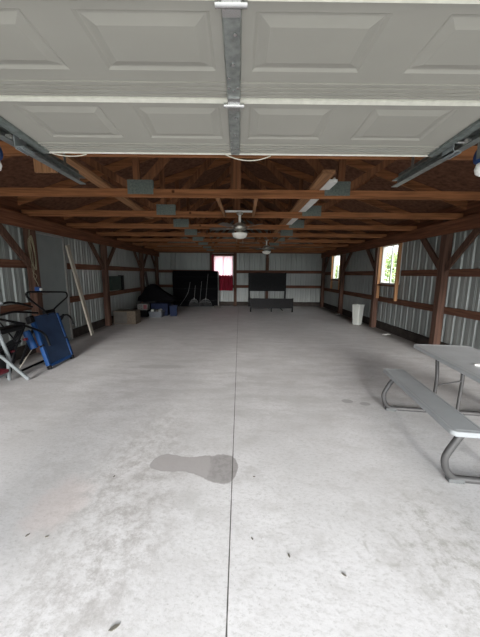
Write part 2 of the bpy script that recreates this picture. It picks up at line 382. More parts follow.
# ------------------------------------------------------------ posts, headers, braces, girts
RP = [0.25, 2.95, 5.56, 8.22, 10.95, 13.42]; LP = [-.1, 2.6, 5.36, 8.22, 11.35, 13.42]
PW = .14
PXR, PXL = XR - .045 - PW / 2, XL + .045 + PW / 2    # post centre lines
def post(x, y, label, group):
    t = MB().box((-PW / 2, -PW / 2, 0), (PW / 2, PW / 2, 2.66), bev=.006).build('wall_post', 'post', None, (x, y, 0))
    return tag(t, label, 'post', group)
def near(side, i):
    return {'R': ['frontmost timber post on the windowed side, beside the open garage door', 'timber post on the windowed side, second from the garage door', 'brown timber post behind the picnic table on the windowed side',
                  'brown timber post between the white waste bin and the nearer side window', 'brown timber post just in front of the farther side window', 'brown timber corner post where the windowed wall meets the back wall'],
            'L': ['frontmost timber post on the entry door side, beside the open garage door', 'timber post on the entry door side, second from the garage door', 'brown timber post with cables beside the grey entry door',
                  'brown timber post behind the low wooden crate', 'brown timber post behind the heap of storage boxes', 'brown timber corner post beside the black box spring']}[side][i]
for i, y in enumerate(RP):
    if y > 1: post(PXR, y, near('R', i), 'wall posts')
for i, y in enumerate(LP):
    if y > 1: post(PXL, y, near('L', i), 'wall posts')
post(-.16, YB - .045 - PW / 2, 'brown timber post on the back wall beside the red-curtained window', 'wall posts')
post(1.37, YB - .045 - PW / 2, 'dark timber post on the back wall behind the black headboard', 'wall posts')
post(-1.30, YB - .045 - PW / 2, 'dark timber post between the box spring and the red-curtained window', 'wall posts')
for x, lab in ((PXR - PW / 2 - .022, 'long brown header beam over the windowed side wall'), (PXL + PW / 2 + .022, 'long brown header beam over the entry door side wall')):
    tag(MB().box((-.02, YF + .05, 0), (.02, YB - .1, .235), bev=.004).build('header_beam', 'beam', None, (x, 0, 2.325)), lab, 'beam', 'header beams')
for x, lab in ((PXR + PW / 2 + .012, 'rim board added under the roof edge to cover the lit windowed wall'), (PXL - PW / 2 - .012, 'rim board added under the roof edge to cover the lit entry door wall')):  # boards added to hide the lit steel and keep the eaves dark
    tag(MB().box((-.019, YF + .05, 0), (.019, YB - .1, .30), bev=.003).build('added_rim_board', 'beam', None, (x, 0, 2.56)), lab, 'beam', 'added rim boards')
def brace(x, y, d, label):
    b = MB().bar((0, d * .04, 1.66), (0, d * .74, 2.40), .045, .12, up=(1, 0, 0)) if False else MB().bar((0, d * .05, 1.66), (0, d * .76, 2.38), .12, .045, up=(1, 0, 0))
    tag(b.build('knee_brace', 'post', None, (x, y, 0)), label, 'brace', 'knee braces')
BR = {2: 'behind the picnic table', 3: 'beside the white waste bin', 4: 'by the farther side window', 1: 'nearest the garage door'}
BL = {2: 'with the cables', 3: 'behind the wooden crate', 4: 'behind the storage heap', 1: 'nearest the garage door'}
for i in (1, 2, 3, 4):
    for d, dn in ((-1, 'toward the garage door'), (1, 'toward the back wall')):
        if not (i == 4 and d > 0) and not (i == 3 and d < 0): brace(PXR, RP[i] , d, 'knee brace leaning %s from the windowed-side post %s' % (dn, BR[i]))
        if not (i == 2 and d > 0): brace(PXL, LP[i] , d, 'knee brace leaning %s from the door-side post %s' % (dn, BL[i]))
brace(PXR, RP[5], -1, 'slanting knee brace on the corner post of the windowed wall')
brace(PXL, LP[5], -1, 'slanting knee brace on the corner post beside the box spring')
def girt(segs, x, z, axis, label):
    b = MB()
    for a, c in segs:
        if axis == 0: b.box((-.019, a, -.07), (.019, c, .07), bev=.003)
        else: b.box((a, -.019, -.07), (c, .019, .07), bev=.003)
    tag(b.build('wall_girt', 'girt_y' if axis == 0 else 'girt_x', None, (x, 0, z) if axis == 0 else (0, x, z)), label, 'girt', 'wall girts')
girt([(YF + .05, W1[0] - .09), (W1[1] + .09, W2[0] - .09), (W2[1] + .09, YB - .05)], XR - .022, 1.60, 0, 'upper horizontal girt on the windowed wall')
girt([(YF + .05, YB - .05)], XR - .022, 0.86, 0, 'lower horizontal girt on the windowed wall')
girt([(YF + .05, DO[0] - .06), (DO[1] + .06, YB - .05)], XL + .022, 1.70, 0, 'upper horizontal girt on the entry door wall')
girt([(YF + .05, DO[0] - .06), (DO[1] + .06, YB - .05)], XL + .022, 0.92, 0, 'lower horizontal girt on the entry door wall')
girt([(XL + .05, W3[0] - .08), (W3[1] + .08, XR - .05)], YB - .022, 1.66, 1, 'upper horizontal girt on the back wall')
girt([(XL + .05, XR - .05)], YB - .022, 0.95, 1, 'lower horizontal girt on the back wall')
girt([(XL + .05, XR - .05)], YB - .022, 2.60, 1, 'top horizontal girt across the back wall under the rafters')

# ------------------------------------------------------------ windows and entry door
def side_window(n, win, sgn, x, label):
    y0, y1, z0, z1 = win
    t = thing('window_%d' % n, label, 'window', (x, (y0 + y1) / 2, z0), kind='structure'); hw = (y1 - y0) / 2; h = z1 - z0
    f = MB()
    for a, c in (((-.05, -hw, 0), (.04, -hw + .035, h)), ((-.05, hw - .035, 0), (.04, hw, h)), ((-.05, -hw, h - .035), (.04, hw, h)), ((-.05, -hw, 0), (.04, hw, .035))): f.box(a, c)
    f.box((-.02, -.018, .03), (.02, .018, h - .03))
    f.build('window_frame', 'white', t)
    MB().box((-.003, -hw + .03, .03), (.003, hw - .03, h - .03)).build('pane', 'glass', t)
    for s in (-1, 1): MB().box((-.10, s * hw - (.045 if s < 0 else 0), -1.3 + .22 - 0.0 + (.0)), (-.012, s * hw + (.045 if s > 0 else 0), h + .02)).build('window_jamb', 'jamb', t) if False else \
        MB().box((-.125, s * (hw + .022) - .022, -.42), (-.045, s * (hw + .022) + .022, h)).build('window_jamb', 'jamb', t)
    MB().box((-.125, -hw, -.055), (-.045, hw, -.01)).build('window_sill', 'girt_y', t)
side_window(1, W1, 1, XR, 'bright side window behind the post beside the picnic table, wider in view')
side_window(2, W2, 1, XR, 'narrow-looking bright side window nearest the back wall')
x0, x1, z0, z1 = W3
t = thing('window_3', 'bright back wall window with pink sheer and red curtains', 'window', ((x0 + x1) / 2, YB, z0), kind='structure'); hw = (x1 - x0) / 2; h = z1 - z0
f = MB()
for a, c in (((-hw, -.04, 0), (-hw + .035, .04, h)), ((hw - .035, -.04, 0), (hw, .04, h)), ((-hw, -.04, h - .035), (hw, .04, h)), ((-hw, -.04, 0), (hw, .04, .035)), ((-.02, -.02, .03), (.02, .02, h - .03))): f.box(a, c)
f.build('window_frame', 'white', t)
MB().box((-hw + .03, -.003, .03), (hw - .03, .003, h - .03)).build('pane', 'glass', t)
MB().box((-hw - .09, -.10, h), (hw + .09, -.035, h + .10)).build('window_head', 'girt_x', t)

def cloth(u0, u1, z0, z1, folds, amp, scallop=0.0, n=60):
    b = MB(); vs = []; fs = []; rows = 8
    for layer in (0, .004):
        o = len(vs)
        for j in range(rows + 1):
            tt = j / rows; z = z1 + (z0 - z1) * tt
            for i in range(n + 1):
                s = i / n; u = u0 + (u1 - u0) * s
                zz = z + (scallop * abs(math.sin(s * folds * math.pi)) * (1 - tt))
                vs.append((u, amp * math.sin(s * folds * 2 * math.pi + .4 * tt) * (.5 + .5 * tt) + layer, zz))
        for j in range(rows):
            for i in range(n): k = o + j * (n + 1) + i; fs.append((k, k + 1, k + n + 2, k + n + 1))
    b.add(vs, fs, True); return b
YC = YB - .13
tag(cloth(-.44, .44, 0.02, .98, 5, .012).build('sheer_curtain', 'sheer', None, ((x0 + x1) / 2, YC, z0 + .01)), 'pale pink sheer curtain over the back wall window', 'curtain')
tag(cloth(-.50, .46, -.62, .07, 7, .028, .05).build('cafe_curtain', 'curtain_red', None, ((x0 + x1) / 2, YC - .07, z0 - .02)), 'dark red short curtain hanging below the back wall window', 'curtain')
tag(cloth(-.06, .06, .12, 1.0, 2, .015).build('side_curtain', 'curtain_red', None, (x0 - .03, YC - .06, z0 + .03)), 'narrow dark red curtain gathered at the edge of the back wall window', 'curtain')
b = MB().tube([(-.6, 0, 0), (.6, 0, 0)], .009); tag(b.build('curtain_rod', 'black', None, ((x0 + x1) / 2, YC - .06, z0 + 1.04)), 'thin dark curtain rod above the back wall window', 'curtain rod')
b = MB().tube([(-.56, 0, 0), (.56, 0, 0)], .007); tag(b.build('curtain_rod', 'black', None, ((x0 + x1) / 2, YC - .035, z0 + .04)), 'thin rod carrying the short red curtain', 'curtain rod')

t = thing('door_1', 'plain grey entry door beside the post with cables', 'door', (XL + .02, (DO[0] + DO[1]) / 2, 0), kind='structure')
hw = (DO[1] - DO[0]) / 2
MB().box((.0, -hw + .02, .03), (.045, hw - .02, 2.30), bev=.004).build('door_leaf', 'entry', t)
f = MB()
for a, c in (((-.03, -hw - .03, 0), (.075, -hw + .018, 2.34)), ((-.03, hw - .018, 0), (.075, hw + .03, 2.34)), ((-.03, -hw - .03, 2.303), (.075, hw + .03, 2.345))): f.box(a, c)
f.build('door_frame', 'mattedge', t)
k = MB().lathe([(.028, 0), (.028, .008), (.010, .012), (.010, .04)], 16)
k.v = [Vector((.045 + v.z, v.x, v.y)) for v in k.v]
k.tube([(.085, 0, 0), (.085, .11, 0)], .010)
h_ = k.build('door_handle', 'chrome', t, (0, -hw + .09, 1.12))
MB().box((-.02, -hw, 0), (.07, hw, .028)).build('threshold', 'galv_dark', t)

# ------------------------------------------------------------ roof trusses
TY = [2.62 + 1.32 * k for k in range(9)]
CZ = 2.555
def make_truss():
    t = thing('roof_truss', 'x', 'truss', (0, TY[0], 0), group='roof trusses')
    hw = .019
    xa, xb = XL + .10, XR - .10
    MB().box((xa, -hw, CZ), (xb, hw, CZ + .105), bev=.004).build('bottom_chord', 'tr_x', t)
    zr = lambda x: roof_z(x) - .145
    for s in (-1, 1):
        xe = XC + s * ((XR - XL) / 2 + .25)
        MB().bar((xe, 0, zr(xe) + .07), (XC, 0, zr(XC) + .07), hw * 2, .13).build('rafter', 'tr_x', t)
    MB().box((-.115, -hw, CZ + .105), (.025, hw, roof_z(0) - .15)).build('king_post', 'tr_z', t)
    for s in (-1, 1):
        px = s * 1.31
        MB().bar((px + s * .0, 0, CZ + .13), (s * .1 - .04, 0, roof_z(0) - .3), .10, hw * 2 - .004, up=(0, 1, 0)).build('web', 'tr_z', t)
        MB().bar((px + s * .04, 0, CZ + .13), (px + s * .07, 0, roof_z(px) - .12), .09, hw * 2 - .002, up=(0, 1, 0)).build('web', 'tr_z', t)
        MB().bar((px + s * .08, 0, CZ + .10), (px + s * 1.1, 0, roof_z(px + s * 1.1) - .13), .085, hw * 2 - .006, up=(0, 1, 0)).build('web', 'tr_z', t)
        g = MB()
        g.box((px - .17, -hw - .003, CZ + .035), (px + .17, -hw, CZ + .215)); g.box((px - .17, hw, CZ + .035), (px + .17, hw + .003, CZ + .215))
        for i in range(9):
            for j in range(5): g.box((px - .155 + i * .037, -hw - .005, CZ + .05 + j * .035), (px - .147 + i * .037, -hw - .0025, CZ + .068 + j * .035))
        g.build('gusset_plate', 'plate', t)
    return t
names = ['first roof truss, its chord just under the folded edge of the garage door', 'second roof truss from the garage door, with the largest grey-green plates', 'third roof truss from the garage door, by the fan braces',
         'fourth roof truss from the garage door, just behind the nearer ceiling fan', 'fifth roof truss from the garage door', 'sixth roof truss, third from the back wall but one', 'seventh roof truss, just before the farther ceiling fan',
         'second last roof truss before the back wall', 'last roof truss against the back wall']
tr0 = make_truss()
for i, y in enumerate(TY):
    o = tr0 if i == 0 else copy_tree(tr0)
    o.location = (0, y, 0); o['label'] = names[i]

# lumber lying on the chords
CT = CZ + .105
def lumber(name, x, y0, y1, wd, ht, label, m='tr_y', dx=0):
    tag(MB().bar((0, 0, ht / 2), (dx, y1 - y0, ht / 2), wd, ht).build(name, m, None, (x, y0, CT + .001)), label, 'board', 'boards on the truss chords')
lumber('loose_board', -1.72, 1.9, 6.0, .14, .038, 'long board on the truss chords above the entry-side door track', dx=-.10)
lumber('loose_board', 1.00, 3.3, 8.0, .14, .038, 'brown board on the truss chords beside the pale tube light')
def blocking(xa, xb, ya, yb, label):
    tag(MB().bar((xa, 0, 0), (xb, yb - ya, 0), .045, .04).build('fan_blocking', 'tr_y', None, (0, ya, 2.582)), label, 'board', 'fan blocking boards')
blocking(-.30, -.25, TY[1] + .022, TY[2] - .022, 'short pale board holding the nearer fan, on the curtained window side')
blocking(.235, .255, TY[1] + .022, TY[2] - .022, 'short pale board holding the nearer fan, on the black bed side')
t = thing('tube_light', 'pale white tube light fixture lying along the truss chords', 'light fixture', (1.14, 3.6, CT + .002))
MB().box((-.06, 0, 0), (.06, 3.4, .035), bev=.006).build('housing', 'white', t)
for s in (-1, 1): MB().tube([(s * .035, .05, .053), (s * .035, 3.35, .053)], .016).build('tube', 'bowl', t)
t = MB().box((-.14, -.019, -.10), (.14, .019, .10)); tag(t.build('plywood_scrap', 'jamb', None, (-2.52, TY[1] - .041, 2.94)), 'pale plywood scrap nailed on dark rafters above the door track', 'wood scrap')
lb = MB().box((-.30, -.03, 0), (.28, .03, .022)); tag(lb.build('fan_crossbar', 'white', None, (.0, 5.03, 2.604)), 'pale crossbar over the nearer ceiling fan', 'bar')

# ------------------------------------------------------------ ceiling fans
def make_fan():
    t = thing('ceiling_fan', 'ceiling fan with white bowl light, the one nearer the garage door', 'ceiling fan', (.015, 5.03, 0), group='ceiling fans')
    zt = 2.603
    MB().lathe([(.015, zt), (.06, zt - .002), (.055, zt - .03), (.03, zt - .05), (.012, zt - .05)]).build('canopy', 'fanmetal', t)
    MB().tube([(0, 0, zt - .04), (0, 0, 2.42)], .022, 12).build('downrod', 'white', t)
    MB().lathe([(.02, 2.43), (.07, 2.42), (.115, 2.39), (.12, 2.33), (.09, 2.30), (.05, 2.285)]).build('motor', 'fanmetal', t)
    for k in range(5):
        a = R(20 + 72 * k); m = Matrix.Rotation(a, 3, 'Z')
        bl = MB(); n = 10; vs = []
        for zz in (0, .007):
            for i in range(n + 1):
                s = i / n; r = .19 + .36 * s; hw = .05 + .016 * s if s < .9 else .05
                for q in (-1, 1): vs.append(m @ (Matrix.Rotation(R(11), 3, 'X') @ Vector((0, q * hw, zz)) + Vector((r, 0, 2.335))))
        st = 2 * (n + 1); fs = []
        for i in range(n):
            fs += [(2 * i, 2 * i + 1, 2 * i + 3, 2 * i + 2), (st + 2 * i, st + 2 * i + 2, st + 2 * i + 3, st + 2 * i + 1), (2 * i, 2 * i + 2, st + 2 * i + 2, st + 2 * i), (2 * i + 1, st + 2 * i + 1, st + 2 * i + 3, 2 * i + 3)]
        fs += [(0, st, st + 1, 1), (2 * n, 2 * n + 1, st + 2 * n + 1, st + 2 * n)]
        bl.add(vs, fs); p = bl.build('blade', 'blade', t)
        MB().bar(m @ Vector((.09, 0, 2.333)), m @ Vector((.24, 0, 2.331)), .03, .008).build('blade_iron', 'fanmetal', p)
    MB().lathe([(.05, 2.29), (.06, 2.28), (.06, 2.245)]).build('switch_housing', 'fanmetal', t)
    MB().lathe([(.135, 2.25), (.132, 2.225), (.11, 2.19), (.07, 2.165), (.02, 2.155), (.006, 2.155)]).build('light_bowl', 'bowl', t)
    for s in (-.05, .055): MB().tube([(s, -.05, 2.27), (s, -.055, 2.06)], .0025, 6).build('pull_chain', 'fanmetal', t)
    return t
fan = make_fan()
f2 = copy_tree(fan); f2.location = (.86, 8.85, 0); f2.rotation_euler = (0, 0, R(30)); f2['label'] = 'smaller-looking ceiling fan in front of the back wall, above the black bed'
tag(MB().box((-.34, -.03, 0), (.34, .03, .022)).build('fan_crossbar', 'tr_x', None, (.86, 8.85, 2.604)), 'crossbar over the ceiling fan that is farther from the door', 'bar')
for s in (-1, 1):
    blocking(.86 + s * .3, .86 + s * .3, TY[4] + .022, TY[5] - .022, 'short board holding the farther fan, on the %s' % ('curtained window side' if s < 0 else 'windowed wall side'))

# ------------------------------------------------------------ overhead garage door, tracks
DW = 1.36; SEC = .533
edge = [(2.09, 2.375), (1.525, 2.397), (.995, 2.392), (.465, 2.392), (-.065, 2.392)]
t = thing('overhead_garage_door', 'raised white sectional garage door with embossed panels overhead', 'garage door', (0, 0, 0))
def door_section(i):
    (ya, za), (yb, zb) = edge[i], edge[i + 1]
    A = Vector((0, ya, za)); D = Vector((0, yb - ya, zb - za)); ln = D.length; D.normalize(); N = Vector((0, -D.z, D.y)).normalized()
    if N.z > 0: N = -N                         # the face seen from below
    b = MB(); P = lambda x, s, d=0: Vector((x, 0, 0)) + A + D * s + N * d
    # sheet with four embossed raised panels
    xs = [-DW, -1.20, -.72, -.58, -.10, .10, .58, .72, 1.20, DW]; s0, s1 = .20, ln - .055
    cols = [(-1.16, -.715), (-.55, -.10), (.05, .50), (.69, 1.13)]
    xs = sorted([-DW, DW] + [q for c in cols for q in c]); ss = [.004, s0, s1, ln - .004]
    for j in range(3):
        for k in range(len(xs) - 1):
            if j == 1 and k % 2 == 1:
                x0, x1, q0, q1 = xs[k], xs[k + 1], ss[1], ss[2]; rings = []
                for ins, d in ((0, 0), (.012, -.007), (.020, -.007), (.055, .003)):
                    rings.append([P(x0 + ins, q0 + ins, d), P(x1 - ins, q0 + ins, d), P(x1 - ins, q1 - ins, d), P(x0 + ins, q1 - ins, d)])
                vs = [v for r in rings for v in r]; fs = []
                for a in range(3):
                    for e in range(4): fs.append((a * 4 + e, a * 4 + (e + 1) % 4, a * 4 + 4 + (e + 1) % 4, a * 4 + 4 + e))
                fs.append((12, 13, 14, 15)); b.add(vs, fs)
            else:
                b.add([P(xs[k], ss[j]), P(xs[k + 1], ss[j]), P(xs[k + 1], ss[j + 1]), P(xs[k], ss[j + 1])], [(0, 1, 2, 3)])
    # shallow ribs along both long edges, then the back of the panel
    for q in (.035, .065, .095, .125): b.box(P(-DW + .01, q - .006, .005), P(DW - .01, q + .006, 0))
    b.add([P(-DW, .004), P(DW, .004), P(DW, ln - .004), P(-DW, ln - .004), P(-DW, .004, -.045), P(DW, .004, -.045), P(DW, ln - .004, -.045), P(-DW, ln - .004, -.045)],
          [(4, 7, 6, 5), (0, 4, 5, 1), (1, 5, 6, 2), (2, 6, 7, 3), (3, 7, 4, 0)])
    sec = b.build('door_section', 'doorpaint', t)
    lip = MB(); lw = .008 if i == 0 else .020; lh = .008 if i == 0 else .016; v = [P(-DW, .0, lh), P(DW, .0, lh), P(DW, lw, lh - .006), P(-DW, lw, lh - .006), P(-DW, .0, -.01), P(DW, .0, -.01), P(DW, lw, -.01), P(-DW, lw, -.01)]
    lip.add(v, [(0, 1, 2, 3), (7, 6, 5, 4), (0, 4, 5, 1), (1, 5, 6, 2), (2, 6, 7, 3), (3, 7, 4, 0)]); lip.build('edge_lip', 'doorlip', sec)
    # centre stile and the two end stiles
    for x, wd, nm in ((-.028, .066, 'centre_stile'), (-DW + .03, .06, 'end_stile'), (DW - .03, .06, 'end_stile')):
        st = MB(); q0, q1 = .02, ln - .006
        vs = [P(x - wd / 2, q0, .003), P(x - wd / 2 + .006, q0, .016), P(x + wd / 2 - .006, q0, .016), P(x + wd / 2, q0, .003)]
        vs += [P(x - wd / 2, q1, .003), P(x - wd / 2 + .006, q1, .016), P(x + wd / 2 - .006, q1, .016), P(x + wd / 2, q1, .003)]
        st.add(vs, [(0, 1, 5, 4), (1, 2, 6, 5), (2, 3, 7, 6), (3, 0, 4, 7), (0, 3, 2, 1), (4, 5, 6, 7)])
        sp = st.build(nm, 'galv' if nm[0] == 'c' else 'galv_dark', sec)
        if nm[0] == 'c':
            hg = MB()
            for q, dx in ((.10, 0), (.12, .02), (.12, -.02), (ln - .12, .01), (ln * .5, .0), (ln * .35, -.018)): hg.tube([P(x + dx, q, .014), P(x + dx, q, .0195)], .007, 8)
            hg.build('screw', 'chrome', sec)
    if i > 0:
        hg = MB(); hg.tube([P(-.028 - .05, 0, .024), P(-.028 + .05, 0, .024)], .011, 8); hg.box(P(-.028 - .03, -.05, .017), P(-.028 + .03, .05, .021)); hg.build('hinge', 'chrome', sec)
for i in range(4): door_section(i)
def track(s, label):
    t = thing('door_track', label, 'door track', (s * 1.475, 0, 0), group='door tracks')
    b = MB(); z = 2.405; y0, y1 = -.05, 2.80; w2 = .028
    # C-shaped channel opening toward the door
    prof = [(-s * w2, z + .028), (s * w2, z + .03), (s * w2, z - .03), (-s * w2, z - .03), (-s * w2, z - .024), (s * (w2 - .004), z - .026), (s * (w2 - .004), z + .025), (-s * w2, z + .022)]
    b.prism(prof, (y0, y1), ax=(0, 2, 1)); b.build('rail', 'galv', t)
    a = MB(); a.box((s * .03, y0, z + .028), (s * .034, y1, z + .088)); a.box((-s * .02, y0, z + .030), (s * .034, y1, z + .034)); a.build('support_angle', 'galv_dark', t)
    for y in (1.96,):
        br = MB(); q = -s * .085
        br.box((q - .03, y - .05, z - .075), (q + .03, y + .05, z - .069)); br.box((q - .03, y - .05, z - .075), (q - .024, y + .05, z + .02))
        for dx in (-.02, .02): br.tube([(q + dx, y - .05, z - .08), (q + dx, y + .05, z - .08)], .006, 8)
        p = br.build('roller_bracket', 'silver', t)
        MB().tube([(-s * .09, y, z), (s * .02, y, z)], .006, 8).tube([(-s * .005, y, z), (s * .018, y, z)], .022, 14).build('roller', 'white', p)
    hb = MB(); hb.bar((s * .03, 2.59, z), (s * .03, 2.59, CZ + .1), .035, .004, up=(1, 0, 0)); hb.build('hanger_strap', 'galv', t)
    return t
track(-1, 'galvanised door track on the entry door side'); track(1, 'galvanised door track on the windowed side')
def pulley(s, label):
    t = thing('cable_pulley', label, 'pulley', (s * 1.55, 1.90, 2.265), group='cable pulleys')
    k = MB().lathe([(.02, -.02), (.055, -.02), (.045, 0), (.055, .02), (.02, .02)], 20); k.v = [Vector((v.z, v.x, v.y)) for v in k.v]; k.build('wheel', 'bluebox', t, (0, 0, .04))
    MB().box((-.03, -.018, .02), (-.024, .018, .16)).box((.024, -.018, .02), (.03, .018, .16)).build('fork', 'galv', t)
    MB().lathe([(.01, .01), (.03, 0), (.038, -.03), (.03, -.06), (.01, -.075)], 16).build('cover', 'white', t, (0, 0, -.01))
pulley(1, 'blue and white pulley hanging outside the windowed-side door track'); pulley(-1, 'blue and white pulley hanging outside the door track on the entry side')
def loop(a, bq, sag, label):
    pts = []
    for i in range(15):
        s = i / 14; pts.append((a[0] + (bq[0] - a[0]) * s, a[1] + (bq[1] - a[1]) * s, a[2] + (bq[2] - a[2]) * s - sag * 4 * s * (1 - s)))
    tag(MB().tube(pts, .0035, 6).build('pull_cord', 'cord'), label, 'cord', 'cords on the door edge')
loop((-.10, 2.10, 2.375), (.22, 2.11, 2.37), .035, 'pale pull cord sagging from the middle of the door edge')
loop((-1.30, 2.10, 2.37), (-1.07, 2.11, 2.37), .015, 'pale pull cord sagging at the entry-side end of the door edge')

# ------------------------------------------------------------ picnic table
t = thing('picnic_table', 'grey plastic folding picnic table with bench and bent tube legs', 'picnic table', (2.377, 2.494, 0), R(-8))
def slab(x0, x1, y0, y1, z0, z1, cor, name, m, groove):
    def outline(ins):
        pts = []
        for cx, cy, a0 in ((x1 - cor, y1 - cor, 0), (x0 + cor, y1 - cor, 90), (x0 + cor, y0 + cor, 180), (x1 - cor, y0 + cor, 270)):
            for k in range(7):
                a = R(a0 + 15 * k); pts.append((cx + (cor - ins) * math.cos(a), cy + (cor - ins) * math.sin(a)))
        return pts
    b = MB(); vs = []; n = 28
    prof = [(.012, z0), (0, z0 + .006), (0, z1 - .008), (.003, z1 - .003), (.010, z1), (groove, z1), (groove + .005, z1 - .003), (groove + .012, z1 - .003), (groove + .017, z1)]
    for ins, z in prof: vs += [(x, y, z) for x, y in outline(ins)]
    fs = []
    for i in range(len(prof) - 1):
        for k in range(n): fs.append((i * n + k, i * n + (k + 1) % n, (i + 1) * n + (k + 1) % n, (i + 1) * n + k))
    fs.append(list(range(n))[::-1]); o = (len(prof) - 1) * n; fs.append([o + k for k in range(n)])
    b.add(vs, fs); return b.build(name, m, t)
slab(-.38, .24, -.80, .71, .69, .735, .05, 'tabletop', 'tabletop', .025)
slab(-.725, -.48, -.76, .63, .395, .437, .045, 'bench', 'benchtop', .02)
slab(.34, .585, -.76, .63, .395, .437, .045, 'bench', 'benchtop', .02)
for y in (-.70, .43):
    b = MB(); o = -.04 if y > 0 else 0
    b.tube([(-.62, y, .40), (-.645 + o, y, .36), (-.715 + o, y, .215), (-.72 + o, y, .16), (-.70 + o, y, .085), (-.645 + o, y, .025), (-.58, y, .025), (.46, y, .025), (.525, y, .026), (.58, y, .085), (.605, y, .16), (.595, y, .215), (.505, y, .36), (.48, y, .40)], .0255 if y < 0 else .0235, 12, fillet=.05)
    fr = b.build('bench_leg_frame', 'tube', t)
    for x in (-.63 + o, .515): MB().box((x - .055, y - .028, 0), (x + .055, y + .028, .034), bev=.006).build('foot_cap', 'foot', fr)
    for x in (-.60, .46): MB().box((x - .09, y - .035, .385), (x + .09, y + .035, .396)).build('mounting_plate', 'tube', fr)
for y, s in ((.43, 1), (-.70, -1)):
    for x in (-.215, .045):
        MB().tube([(x, y + .05 * s, .69), (x, y, .42), (x - .01, y, .03)], .018, 10, fillet=.06).build('table_leg', 'tube', t)
    MB().tube([(-.215, y, .33), (.045, y, .40)], .009, 8).build('leg_brace', 'tube', t)
MB().tube([(-.085, .46, .66), (-.085, -.73, .66)], .012, 8).build('centre_rail', 'tube', t)
b = MB(); pts = []
for k in range(14):
    a = 2 * math.pi * k / 14; pts.append((.05 * math.cos(a) * (1 + .15 * math.sin(3 * a)), .026 * math.sin(a)))
b.prism(pts, (0, .012), ax=(0, 1, 2)); tag(b.build('crumpled_wrapper', 'paper', None, (2.225, 2.44, .736)), 'small white crumpled wrapper on the grey picnic table', 'wrapper')

# ------------------------------------------------------------ inversion table (blue padded board) and the silver-legged machine
t = thing('inversion_table', 'blue padded inversion table with black loop handles, leaning by the entry door', 'exercise equipment', (-3.05, 4.635, 0))
O = Vector((0, 0, .03)); V = Vector((-.33, .17, .80)); Un = Vector((0.02, 1, 0)).normalized(); Vn = V.normalized(); Nn = Un.cross(Vn).normalized()
if Nn.x < 0: Nn = -Nn
VL = V.length
BP = lambda u, v, n=0: O + Un * u + Vn * v + Nn * n
def bslab(u0, u1, v0, v1, n0, n1, bev=.01):
    bm = bmesh.new(); bmesh.ops.create_cube(bm, size=1)
    for q in bm.verts: q.co = Vector(((u0 + u1) / 2 + q.co.x * (u1 - u0), (v0 + v1) / 2 + q.co.y * (v1 - v0), (n0 + n1) / 2 + q.co.z * (n1 - n0)))
    bmesh.ops.bevel(bm, geom=bm.edges[:], offset=bev, segments=2, profile=.6, affect='EDGES')
    for q in bm.verts: q.co = BP(q.co.x, q.co.y, q.co.z)
    return MB().take(bm)
HU = .325
bslab(-HU + .05, HU - .05, .05, VL, -.015, .025, .012).build('pad', 'bluepad', t)
for u in (-HU, HU - .055):
    bslab(u, u + .055, .035, .36, -.03, .035, .012).build('frame_cover', 'blue', t)
    bslab(u, u + .055, .385, VL - .02, -.03, .035, .012).build('frame_cover', 'blue', t)
    bslab(u + .012, u + .043, .35, .395, -.02, .04, .006).build('joint', 'black', t)
    bslab(u + .005, u + .05, -.03, .03, -.03, .035, .01).build('end_foot', 'black', t)
bslab(-HU + .06, HU - .06, .0, .05, -.025, .03, .012).build('frame_cover', 'blue', t)
bslab(-HU - .05, -HU + .045, VL - .10, VL + .02, -.05, .04, .015).build('corner_pad', 'black', t)
MB().tube([BP(-HU - .06, .38, -.06), BP(-HU - .10, VL - .2, -.06)], .055, 12).build('side_roll', 'blue', t)
lu = .11
MB().tube([BP(lu - .07, VL - .03, .02), BP(lu - .08, VL + .05, .02), BP(lu - .33, VL + .28, .03), BP(lu - .40, VL + .37, .03), BP(lu - .34, VL + .43, .03), BP(lu + .50, VL + .37, .03), BP(lu + .66, VL + .35, .03), BP(lu + .64, VL + .26, .03), BP(lu + .24, VL + .10, .02), BP(lu + .13, VL + .05, .02), BP(lu + .12, VL - .03, .02)], .0165, 10, fillet=.06).build('loop_handle', 'black', t)
bslab(-.02, .24, VL - .0, VL + .06, -.01, .05, .012).build('clamp', 'black', t)
MB().tube([BP(HU - .03, VL - .12, .0), BP(HU + .07, VL - .10, .05), BP(HU + .17, VL - .10, .06), BP(HU + .25, VL - .17, .06), BP(HU + .26, VL - .32, .05)], .0175, 10, fillet=.05).build('side_grip', 'black', t)
MB().tube([BP(HU - .02, VL - .2, -.01), BP(HU + .06, VL - .13, .03), BP(HU + .1, VL - .08, .04)], .02, 10).build('grip_mount', 'black', t)
MB().tube([BP(-HU - .42, VL - .02, .05), BP(-HU - .20, VL - .13, .05), BP(-HU + .04, VL - .27, .06), BP(-HU + .12, VL - .36, .06), BP(-HU + .14, VL - .55, .05)], .0175, 10, fillet=.06).build('side_grip', 'black', t)
MB().tube([BP(-HU - .5, VL + .13, -.05), BP(-HU - .2, VL + .15, -.05), BP(-.1, VL + .05, -.02)], .0175, 10, fillet=.06).build('top_bar', 'black', t)
for u in (-.24, .24):
    MB().tube([BP(u, VL - .12, -.03), Vector((-.62, u * 1.2 + .18, .02))], .02, 10).build('rear_leg', 'black', t)
MB().tube([Vector((-.37, -.42, .018)), Vector((-.37, .38, .018))], .018, 10).build('floor_bar', 'blackplastic', t)

